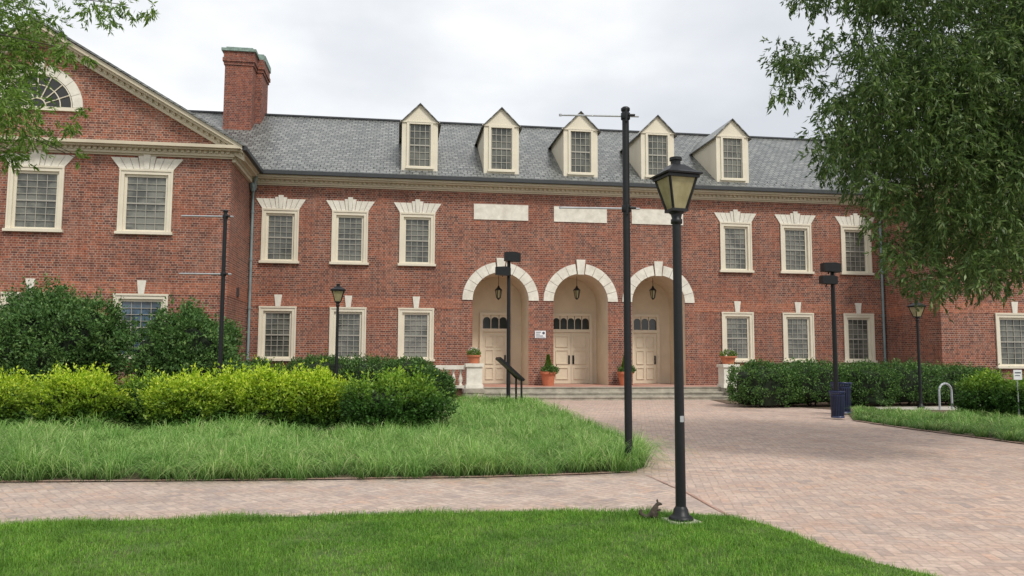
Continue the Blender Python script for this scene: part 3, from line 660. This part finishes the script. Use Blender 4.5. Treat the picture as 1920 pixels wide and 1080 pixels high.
shrub('tall_shrub',95,23,306,537,'largest dark green shrub covering the wing wall at the far left','shrub',dg,M['dkleaf'],40000,.105,40,.7,.06,1.05,20,shoot=.24,amp=.40,lw=.07)
shrub('tall_shrub',350,23.5,232,578,'rounded dark green shrub behind the slim banner pole on the left','shrub',dg,M['dkleaf'],30000,.105,34,.8,.06,1.05,20,shoot=.22,amp=.38,lw=.07)
hg='dark hedge shrubs left of the steps'
for px,Dp,wd,ty,lab in ((487,27,130,674,'low dark shrub between the tall left shrubs and the small lamp post'),(600,27.5,165,662,'dark shrub right behind the small left lamp post'),(690,27.8,160,666,'dark shrub in the middle of the left hedge row'),(765,27,140,667,'dark shrub at the tall right end of the left hedge row'),(818,26.6,78,698,'lowest dark shrub in front of the stone balustrade')):
    shrub('hedge_shrub',px,Dp,wd,ty,lab,'shrub',hg,M['hedge'],9000,.08,16,.8,.05,.85,shoot=.08)
lg='lime green shrubs along the long grass'
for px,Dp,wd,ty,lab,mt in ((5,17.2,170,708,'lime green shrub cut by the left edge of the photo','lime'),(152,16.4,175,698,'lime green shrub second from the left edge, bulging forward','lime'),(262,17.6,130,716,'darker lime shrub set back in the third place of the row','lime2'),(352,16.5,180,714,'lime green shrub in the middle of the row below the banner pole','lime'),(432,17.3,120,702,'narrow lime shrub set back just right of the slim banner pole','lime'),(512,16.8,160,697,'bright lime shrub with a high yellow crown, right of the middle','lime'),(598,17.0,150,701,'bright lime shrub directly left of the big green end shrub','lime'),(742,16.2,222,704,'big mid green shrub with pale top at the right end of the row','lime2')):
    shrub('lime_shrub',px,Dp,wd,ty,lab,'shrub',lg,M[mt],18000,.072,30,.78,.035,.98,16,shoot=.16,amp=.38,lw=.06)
rg='dark hedge shrubs right of the steps'
for px,Dp,wd,ty,lab in ((1430,27,158,679,'dark hedge shrub beside the right balustrade pier'),(1522,27.3,155,675,'dark hedge shrub behind the floodlight pole and litter bins'),(1608,27.6,160,679,'dark hedge shrub just right of the litter bins'),(1692,28,150,677,'dark hedge shrub directly left of the right lamp post'),(1768,28.5,140,683,'dark hedge shrub behind the right lamp post'),(1828,28.5,100,690,'low dark hedge shrub at the right end of its row')):
    shrub('hedge_shrub',px,Dp,wd,ty,lab,'shrub',rg,M['hedge'],10000,.08,18,.8,.05,.82,shoot=.10,amp=.26)
for px,Dp,wd,ty,lab in ((1850,22.5,125,706,'bright green shrub right of the bicycle rack'),(1925,21.5,130,718,'bright green shrub cut by the right edge of the photo')):
    shrub('lime_shrub',px,Dp,wd,ty,lab,'shrub','bright shrubs at the right edge',M['lime2'],11000,.08,24,.8,.04,.95,shoot=.14,amp=.38)
def lf(x,y): return .5+.25*np.sin(1.9*x+.7*y+1)+.15*np.sin(3.7*x-2.3*y)+.1*np.sin(-1.3*x+5.1*y+2)
def blades(name,poly,dens,h,wd,mat,stations=3,lean=.6,clump=None,label=None,cat='grass',far=9.,ze=.012,hv=.3,csig=.035,patchy=0.):
    xs=[p[0] for p in poly]; ys=[p[1] for p in poly]
    A=(max(xs)-min(xs))*(max(ys)-min(ys)); n_=int(A*dens)
    K=n_//clump if clump else n_
    cx=rng.uniform(min(xs),max(xs),K); cy=rng.uniform(min(ys),max(ys),K)
    ok=inpoly(cx,cy,poly)
    if patchy: ok&=rng.random(K)<(1-patchy+patchy*np.clip(lf(cx*2.2,cy*2.2)*1.3,0,1))
    ok&=rng.random(K)<np.clip((far/np.maximum(np.hypot(cx,cy),.1))**1.3,0,1)
    cx,cy=cx[ok],cy[ok]
    if clump:
        csz=rng.uniform(.5,1.25,len(cx))*(.7+.6*lf(cx*1.1,cy*1.1)); cx0=np.repeat(cx,clump); cy0=np.repeat(cy,clump); csz=np.repeat(csz,clump)
        ox=rng.normal(size=len(cx0))*csig; oy=rng.normal(size=len(cx0))*csig; cx=cx0+ox; cy=cy0+oy; th=np.arctan2(oy,ox)+rng.normal(size=len(cx))*.5
        m=len(cx); out=np.clip(np.hypot(ox,oy)/csig/1.6,.15,1.3)
    else: m=len(cx); csz=.6+.8*lf(cx*1.7,cy*1.7); th=rng.uniform(0,2*PI,m); out=rng.uniform(.25,1.3,m)
    hh=h*csz*rng.uniform(1-hv,1+hv,m); ln=lean*hh*out
    dx,dy=np.cos(th),np.sin(th); tw=th+PI/2+rng.normal(size=m)*.5; sx,sy=np.cos(tw),np.sin(tw)
    dist=np.hypot(cx,cy); ww=wd*np.clip(dist/far,1,2.2)*rng.uniform(.7,1.2,m)
    V=np.empty((m,stations,2,3)); rt=ln/hh
    for k_ in range(stations):
        t_=k_/(stations-1); zz=hh*((1-(1-t_)**1.8)-.6*t_**2.4*np.clip(rt,0,1.4)); oo=ln*t_**1.5
        wv=ww*(1-t_*.88)/2; zz=np.maximum(zz,.004)
        V[:,k_,0,0]=cx+dx*oo-sx*wv; V[:,k_,0,1]=cy+dy*oo-sy*wv; V[:,k_,0,2]=ze+zz
        V[:,k_,1,0]=cx+dx*oo+sx*wv; V[:,k_,1,1]=cy+dy*oo+sy*wv; V[:,k_,1,2]=ze+zz
    base=(np.arange(m)*stations*2)[:,None]
    Q=np.concatenate([base+np.array([2*k_,2*k_+1,2*k_+3,2*k_+2]) for k_ in range(stations-1)],0)
    o=np_mesh(name,V.reshape(-1,3),Q,mat); o['kind']='stuff'
    if label: tag(o,label,cat)
    print(name,m); return o
lg_poly=bed_front+bed_side+G([(868,757),(850,775),(850,815),(700,828),(500,820),(300,822),(0,820),(-300,820)])
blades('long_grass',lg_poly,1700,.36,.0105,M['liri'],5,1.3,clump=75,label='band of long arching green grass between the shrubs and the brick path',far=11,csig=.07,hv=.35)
rg_poly=G([(1600,772),(1606,789),(1700,803),(1800,816),(1920,831),(2080,850),(2080,790),(1900,778),(1790,778),(1700,775)])
blades('long_grass',rg_poly,1000,.24,.011,M['liri'],4,1.2,clump=40,label='patch of green grass beside the right lamp post and brick edging',far=14,csig=.07)
lawn_s=[p for p in lawn_top[1:]]+[(3.8,3.4),(-7.5,3.4)]
blades('lawn_grass',lawn_s,8000,.045,.005,M['lawn'],3,.9,label='short mown green lawn grass in the foreground',far=9,ze=.01,hv=.5,patchy=.7)
tuft=[p for p in lawn_top[1:13]]+G([(1610,1062),(1520,1038),(1430,995),(1370,982),(1200,975),(900,975),(600,981),(300,989),(0,999),(-300,1014)])
blades('lawn_edge_grass',tuft,3500,.075,.005,M['lawn'],3,1.1,label='taller ragged grass along the upper edge of the lawn by the brick path',far=9,ze=.01,hv=.5,patchy=.8)
# ------------------------------------------------------------ trees
def tree(name,loc,clumps,mat,leaf,tr,label,th,nleaf,droop=.45,limbs=24,lw=.27,thin=1.):
    R=tag(empty(name,loc),label,'tree'); L0=Vector(loc)
    Ps=[];Ds=[]
    for (c,r,k_) in clumps:
        n_=int(nleaf*k_); tw=max(2,n_//14); s=rng.normal(size=(tw,3)); s=nrm(s)*(rng.random((tw,1))**.5)*r*.85
        td=nrm(s*.8/max(r,.01)+rng.normal(size=(tw,3))*.5+np.array([0,0,-droop])); ln=r*rng.uniform(.5,1.1,tw)
        t_=rng.random((tw,14)); P=np.array(c)+s[:,None,:]+td[:,None,:]*(t_*ln[:,None])[...,None]; P[...,2]-=droop*.4*(t_**2)*ln[:,None]
        D=td[:,None,:]+rng.normal(size=(tw,14,3))*.5+np.array([0,0,-droop*.5]); Ps.append(P.reshape(-1,3)); Ds.append(D.reshape(-1,3))
    P=np.concatenate(Ps)-np.array(loc); D=np.concatenate(Ds); n_=len(P); N=rng.normal(size=(n_,3))+np.array([0,0,.8])
    L=leaf*rng.uniform(.7,1.3,n_); leaves('crown',P,D,N,L,L*lw,mat,R); print(name,n_)
    b=MB(); top=Vector((0,0,th)); b.poly_tube([(0,0,-.1),(0,0,.3),(.05,0,th*.5),(0,.05,th)],[tr*1.5,tr*1.1,tr*.95,tr*.8],12)
    b.poly_tube([top,top+Vector((.3,.1,3)),top+Vector((.2,-.3,6))],[tr*.8,tr*.5,tr*.2]); b.build('trunk',M['bark'],R)
    pick=random.sample(range(len(clumps)),min(limbs,len(clumps)))
    b=MB()
    for i in pick:
        c=Vector(clumps[i][0])-L0; s=top+Vector((0,0,random.uniform(-.4,2.5)))
        if c.z<s.z: s.z=max(th*.8,min(s.z,c.z+1.5))
        p=[s]; 
        for q in (.25,.5,.75,1): 
            v=s.lerp(c,q); v.z+=math.sin(q*PI)*.45; v+=Vector([random.uniform(-.15,.15) for _ in range(3)])*(q<1); p.append(v)
        b.poly_tube(p,[tr*.25*thin,tr*.13*thin,tr*.08*thin,tr*.045*thin,tr*.02*thin],6)
    b.build('limbs',M['bark'],R)
    return R
bx_=[(-260,1500),(-100,1470),(0,1458),(60,1445),(100,1428),(160,1436),(200,1458),(240,1484),(300,1512),(330,1548),(370,1590),(420,1604),(470,1636),(520,1674),(560,1712)]
bt=[(1500,338),(1540,350),(1600,415),(1640,490),(1690,556),(1750,576),(1850,572),(1920,550),(2100,560),(2500,600)]
ip=lambda tab,v: float(np.interp(v,[a for a,_ in tab],[c for _,c in tab]))
holes=[(1560,125,30),(1655,60,18),(1515,225,18),(1490,60,16),(1580,15,16)]
cl=[]; 
while len(cl)<860:
    px=rng.uniform(1420,2050); py=rng.uniform(-120,575); Dp=rng.uniform(11,15.5)
    ed=px-ip(bx_,py); r=rng.uniform(.16,.32) if ed<140 else rng.uniform(.24,.42); rp=r/Dp*F
    if ed<rp*.95 or py+rp*1.15>ip(bt,px): continue
    if ed<70 and rng.random()<.25: continue
    if any((px-a)**2+(py-c_)**2<(e+rp*.5)**2 for a,c_,e in holes) and rng.random()<.85: continue
    cl.append((tuple(atd(px,py,Dp)),r,(r/.37)**1.5))
for i in range(150):
    v=nrm(rng.normal(size=(1,3)))[0]*rng.uniform(.5,1)
    c=np.array([12.5,13.5,8.2])+v*np.array([5.2,5,4.2])
    q=c[0]/c[1]
    if q<.66 and c[2]<9.5: continue
    cl.append((tuple(c),.8,.5))
tree('shade_tree',(12.3,13.8,0),cl,M['tree_r'],.095,.32,'large dark green shade tree hanging over the right of the plaza',4.2,320,droop=.65,limbs=40,lw=.27,thin=.7)
cl=[]
for px,py,r in ((25,110,55),(65,115,36),(15,190,55),(42,235,40),(122,92,28),(132,232,18),(10,285,28),(100,35,32),(180,20,26),(245,16,22),(205,42,16),(285,12,15),(140,290,11),(-10,50,60),(162,210,12),(45,70,42),(40,20,40),(-40,150,70),(-60,260,60),(160,108,13),(50,292,14),(98,255,16),(215,8,18),(-40,0,70),(15,150,45),(62,205,22)):
    for j in range(2):
        Dp=rng.uniform(7.6,9.6); rr=r*.95/F*Dp; cl.append((tuple(atd(px+rng.uniform(-8,8),py+rng.uniform(-8,8),Dp)),rr,(r/55)**1.6))
for i in range(90):
    v=nrm(rng.normal(size=(1,3)))[0]*rng.uniform(.4,1); c=np.array([-9.5,8.5,6.5])+v*np.array([3.4,3.4,3.2])
    if c[0]/c[1]>-.72: continue
    cl.append((tuple(c),.6,1.0))
tree('shade_tree',(-9.6,8.6,0),cl,M['tree_l'],.070,.22,'lighter green tree reaching in at the upper left corner',3.4,520,droop=.4,limbs=50,lw=.24,thin=.9)
# ------------------------------------------------------------ potted plants
def pot(px,py,Y,z,label,pw,ph,kind,grp):
    c=atd(px,py,Y); R=tag(empty('potted_plant',(c.x,Y,z)),label,'potted plant',grp)
    b=MB(); r=pw/2; b.lathe([(0,0),(r*.68,0),(r*.92,ph*.8),(r*1.08,ph*.82),(r*1.08,ph),(r*.95,ph),(r*.9,ph*.9),(0,ph*.9)],(0,0,0),24,False); b.build('pot',M['terra'],R)
    def tuft_(nm,n_,ax,h,z0,mat,ls,sx=0,sy=0):
        P,o,_=blob_pts(n_,ax,ax,h,8,.9,6,.03,.5,skirt=False); P[:,0]+=sx; P[:,1]+=sy; P[:,2]+=z0; D,N=leafset(P,o); L=ls*rng.uniform(.7,1.2,n_); leaves(nm,P,D,N,L,L*.5,mat,R)
    if kind=='cone':
        n_=1500; t_=rng.random(n_)**.7; a_=rng.uniform(0,2*PI,n_); rr=.20*(1-t_)*np.sqrt(rng.uniform(.3,1,n_))+.01
        P=np.stack([rr*np.cos(a_),rr*np.sin(a_),ph*.9+t_*.75],1); o=np.stack([np.cos(a_),np.sin(a_),0*a_],1); D,N=leafset(P,o,.4,.9); leaves('conifer_foliage',P,D,N,np.full(n_,.07),np.full(n_,.03),M['tree_l'],R)
        tuft_('leafy_foliage',700,pw*.62,.3,ph*.85,M['hedge'],.09,.08)
    else:
        tuft_('leafy_foliage',700,pw*.5,.26,ph*.85,M['tree_l'],.07); tuft_('flowers',160,pw*.42,.14,ph+.12,M['flower'],.05)
    return R
pA=bl(fac(1028,700,-.6)[0],-.6); pot(1028,700,pA.y,zP,'terracotta pot with a small cone shaped conifer between the left and middle arches',.66,.6,'cone','large pots between the arches')
pBp=bl(fac(1172,700,-.6)[0],-.6); pot(1172,700,pBp.y,zP,'terracotta pot with a small cone shaped conifer between the middle and right arches',.66,.6,'cone','large pots between the arches')
pc=bl(sa-.32,-3.1); o_=pot(892,670,pc.y,zP+.953,'terracotta bowl of white flowers on the left stone pier',.52,.32,'fl','bowls on the stone piers'); o_.location.x=pc.x
pc=bl(sb+.32,-3.1); o_=pot(1365,670,pc.y,zP+.953,'terracotta bowl of white flowers on the right stone pier',.66,.32,'fl','bowls on the stone piers'); o_.location.x=pc.x
# ------------------------------------------------------------ street furniture
def lamp(xy,ztop,label,grp,rz=.42,k=.78):
    R=tag(empty('lamp_post',(xy[0],xy[1],0),rz),label,'lamp post',grp); z=ztop-.555
    b=MB(); b.lathe([(.052,.12),(.047,1.2),(.042,z-.1)],n=24); b.lathe([(.042,z-.14),(.058,z-.13),(.058,z-.09),(.046,z-.08),(.06,z-.02),(.068,z)],n=20); b.build('pole',M['black'],R)
    b=MB(); b.lathe([(0,.02),(.12,.02),(.12,.05),(.105,.065),(.08,.08),(.07,.13),(.058,.15),(.052,.16)],n=24); b.build('base',M['black'],R)
    q=math.sqrt(2)
    b=MB(); b.lathe([(.0,.01),(.088*q*k,.01),(.195*q*k,.34),(0,.34)],(0,0,z),4,False,PI/4); b.build('lantern_glass',M['lamp'],R)
    b=MB()
    for i in range(4):
        t_=PI/4+PI/2*i; c_,s_=math.cos(t_),math.sin(t_)
        b.tube((.092*q*k*c_,.092*q*k*s_,z),(.2*q*k*c_,.2*q*k*s_,z+.35),.014,n=6)
    for (hw_,zz,e) in ((.092*k,z+.0,.016),(.2*k,z+.335,.018)):
        b.box(-hw_-e,hw_+e,-hw_-e,-hw_+e,zz-.014,zz+.014); b.box(-hw_-e,hw_+e,hw_-e,hw_+e,zz-.014,zz+.014); b.box(-hw_-e,-hw_+e,-hw_+e,hw_-e,zz-.013,zz+.013); b.box(hw_-e,hw_+e,-hw_+e,hw_-e,zz-.013,zz+.013)
    b.lathe([(.0,-.03),(.07,-.03),(.085,0),(0,.004)],(0,0,z),16); b.build('lantern_frame',M['black'],R)
    b=MB(); b.lathe([(0,.352),(.25*q*k,.352),(.255*q*k,.368),(.19*q*k,.395),(.085*q*k,.47),(.06*q*k,.475)],(0,0,z),4,False,PI/4); b.lathe([(.05,.465),(.05,.515),(.063,.52),(.063,.55),(.0,.555)],(0,0,z),16,False); b.build('lantern_cap',M['black'],R)
    return R
g0=gnd(1277,980); nl=lamp(g0,atd(1268,295,g0[1]).z,'tall black lamp post with amber glass lantern standing on the lawn edge','black lamp posts',.30)
b=MB(); b.lathe([(0,.03),(.2,.03),(.22,.0)],n=4,smooth=False,rot=PI/4); b.build('concrete_pad',M['concrete'],nl)
b=MB(); b.box(-.02,.02,-.052,-.045,.98,1.04); b.build('sticker',M['steel'],nl)
p=atd(631,672,24); lamp((p.x,24),atd(633,532,24).z,'small distant lamp post in front of the left hedge and windows','black lamp posts',.2,.9)
p=gnd(1727,766); lamp(p,atd(1720,563,p[1]).z,'lamp post in the grass patch on the right below the big tree','black lamp posts',.2,.9)
def banner(xy,ztop,za,zb,L,label,rz,r=.056,ar=.014):
    R=tag(empty('banner_pole',(xy[0],xy[1],0),rz),label,'pole','poles with bare banner arms')
    b=MB(); b.tube((0,0,0),(0,0,ztop),r,r*.9,20); b.lathe([(r,0),(.068,.02),(.068,.05),(.045,.07),(0,.075)],(0,0,ztop-.02),16); b.build('pole',M['black'],R)
    for z in (za,zb):
        b=MB(); b.tube((-L,0,z),(.2,0,z+.0),ar,n=8); b.lathe([(.022,0),(.022,.03)],(-L,0,z-.015),8); b.build('banner_arm',M['steel'],R)
        b=MB(); b.lathe([(.066,-.05),(.07,-.04),(.07,.04),(.066,.05)],(0,0,z),16); b.tube((.04,-.065,z),(.13,-.065,z),.018,n=8); b.tube((0,-.06,z-.1),(0,-.06,z+.09),.02,n=8); b.build('clamp',M['black'],R)
    return R
g=gnd(1179,882); banner(g,atd(1167,207,g[1]).z,atd(1167,218,g[1]).z,atd(1170,391,g[1]).z,.98,'tall black banner pole with two bare arms at the corner of the long grass',.05)
p=atd(413,672,20); banner((p.x,20),atd(421,397,20).z,atd(421,406,20).z,atd(419,514,20).z,1.08,'slim banner pole with two bare arms rising behind the lime shrubs',.08,ar=.022)
def flood(xy,ztop,label,rz,heads):
    R=tag(empty('floodlight_pole',(xy[0],xy[1],0),rz),label,'floodlight','black floodlight poles')
    b=MB(); b.tube((0,0,0),(0,0,ztop),.07,.06,16); b.lathe([(0,0),(.16,0),(.16,.03),(.08,.06)],n=16); b.build('pole',M['black'],R)
    for (x,z,w_,h_) in heads:
        b=MB(); b.prism([(x-w_/2,z-h_*.4),(x+w_/2,z-h_*.5),(x+w_/2,z+h_*.35),(x+w_*.2,z+h_*.5),(x-w_/2,z+h_*.45)],-.34,-.08)
        for k_ in range(5): xx=x-w_*.4+k_*w_*.2; b.box(xx-.012,xx+.012,-.079,-.03,z-h_*.35,z+h_*.35)
        b.build('floodlight_head',M['black'],R)
        b=MB(); b.tube((0,0,z-.1),(x,-.2,z-.02),.025,n=8); b.tube((x,-.2,z-.05),(x,-.05,z-.16),.02,n=8); b.build('bracket',M['black'],R)
    return R
g=gnd(953,760); zt=atd(952,480,g[1]).z
flood(g,zt,'floodlight pole in front of the left arch',.1,((.10,zt-.06,.56,.34),(-.22,zt-.56,.52,.32)))
Yf=22.8; p=atd(1566,672,Yf); zt=atd(1565,497,Yf).z
flood((p.x,Yf),zt,'floodlight pole beside the navy litter bins',.1,((-.16,zt-.10,.5,.28),(-.24,zt-.46,.44,.26)))
def bin_(xy,r,h,label):
    R=tag(empty('litter_bin',(xy[0],xy[1],0)),label,'litter bin','navy litter bins')
    b=MB(); k_=26
    for i in range(k_):
        t_=2*PI*i/k_; c_,q_=math.cos(t_),math.sin(t_); c2,q2=math.cos(t_+.12),math.sin(t_+.12)
        b.quad((r*.9*c_,r*.9*q_,.06),(r*.9*c2,r*.9*q2,.06),(r*c2,r*q2,h*.86),(r*c_,r*q_,h*.86)); b.quad((r*c_,r*q_,h*.86),(r*c2,r*q2,h*.86),(r*1.12*c2,r*1.12*q2,h),(r*1.12*c_,r*1.12*q_,h))
    b.lathe([(r*.93,.04),(r*.93,.09),(r*.9,.09)],n=26); b.lathe([(r*1.01,h*.84),(r*1.01,h*.88)],n=26); b.lathe([(r*1.1,h-.03),(r*1.15,h),(r*1.1,h+.02)],n=26); b.build('slatted_body',M['navy'],R)
    b=MB(); b.lathe([(0,.06),(r*.8,.06),(r*.87,h*.9),(r*.8,h*.93),(0,h*.9)],n=24); b.build('liner',M['dark'],R)
    return R
bin_(gnd(1571,786),.185,.74,'smaller navy slatted litter bin, the nearer of the two by the pole')
bin_(gnd(1579,777),.27,.92,'larger navy slatted litter bin behind the small one')
g=gnd(972,770)
R=tag(empty('information_panel',(g[0],g[1],0),.22),'slanted black information panel on two legs beside the steps path','sign')
zt=1.58
b=MB(); b.prism([(-.62,zt+.0),(.16,zt-.68),(.20,zt-.62),(-.57,zt+.06)],-.05,.62); b.build('panel',M['black'],R)
for y_,xx in ((.02,.10),(.55,.05)):
    b=MB(); b.tube((xx,y_,0),(xx,y_,zt-.58),.034,n=10); b.tube((xx,y_,zt-.6),(xx-.3,y_,zt-.3),.03,n=8); b.build('leg',M['black'],R)
g=gnd(1774,769); R=tag(empty('bicycle_rack',(g[0],g[1],0),.4),'grey steel hoop bicycle rack by the right lamp post','bicycle rack')
b=MB(); pts=[(-.28,0,0),(-.28,0,.6)]+[(-.28*math.cos(PI*i/8),0,.6+.25*math.sin(PI*i/8)) for i in range(1,8)]+[(.28,0,.6),(.28,0,0)]
b.poly_tube([Vector(q) for q in pts],[.034]*len(pts),10); b.build('hoop',M['steel'],R)
for x_ in (-.28,.28):
    b=MB(); b.lathe([(0,.0),(.07,0),(.07,.015),(.03,.02)],(x_,0,.0),12); b.build('foot_plate',M['steel'],R)
p=atd(1906,672,21); R=tag(empty('small_sign',(p.x,21,0)),'small white sign on a thin post at the right edge','sign')
z=atd(1906,712,21).z; b=MB(); b.box(-.11,.11,-.02,.0,z+.0,z+.26); b.build('board',M['white'],R)
b=MB(); b.tube((0,.02,0),(0,.02,z+.25),.015,n=8); b.build('post',M['steel'],R)
b=MB(); b.box(-.08,.08,-.024,-.021,z+.17,z+.2); b.box(-.08,.05,-.024,-.021,z+.1,z+.12); b.build('lettering',M['signtext'],R)
# ------------------------------------------------------------ squirrel
g=gnd(1226,977); R=tag(empty('squirrel',(g[0],g[1],.02),-.1),'grey brown squirrel sitting upright on the lawn beside the lamp post','squirrel')
vs=[(-.02,0,.045,.038),(0,0,.075,.038),(.012,0,.108,.03),(.028,0,.134,.02),(.045,0,.152,.024),(.07,0,.147,.014),(.086,0,.143,.007),
    (.034,.022,.098,.011),(.05,.024,.083,.009),(.068,.01,.097,.007),(.034,-.022,.098,.011),(.05,-.024,.083,.009),(.068,-.01,.097,.007),
    (.03,.034,.05,.022),(-.008,.036,.014,.012),(.05,.036,.009,.009),(.03,-.034,.05,.022),(-.008,-.036,.014,.012),(.05,-.036,.009,.009),
    (-.055,0,.02,.016),(-.09,0,.022,.022),(-.125,0,.04,.026),(-.135,0,.07,.022),(-.115,0,.095,.012)]
es=[(0,1),(1,2),(2,3),(3,4),(4,5),(5,6),(2,7),(7,8),(8,9),(2,10),(10,11),(11,12),(0,13),(13,14),(14,15),(0,16),(16,17),(17,18),(0,19),(19,20),(20,21),(21,22),(22,23)]
me=bpy.data.meshes.new('body'); me.from_pydata([v[:3] for v in vs],es,[]); me.update(); o=link('body',me,M['fur'],R)
md=o.modifiers.new('Skin','SKIN'); 
for i,v in enumerate(vs): me.skin_vertices[0].data[i].radius=(v[3],v[3])
me.skin_vertices[0].data[0].use_root=True; md.use_smooth_shade=True
sb_=o.modifiers.new('Sub','SUBSURF'); sb_.levels=2; sb_.render_levels=2
for s in (-1,1):
    b=MB(); b.lathe([(.0095,0),(.010,.008),(.005,.02),(0,.025)],(.036,s*.013,.170),8); b.build('ear',M['fur'],R)
    b=MB(); b.lathe([(0,-.004),(.0035,-.002),(.0042,0),(.0035,.003),(0,.0045)],(.062,s*.0165,.157),8); b.build('eye',M['eye'],R)
print('DONE')
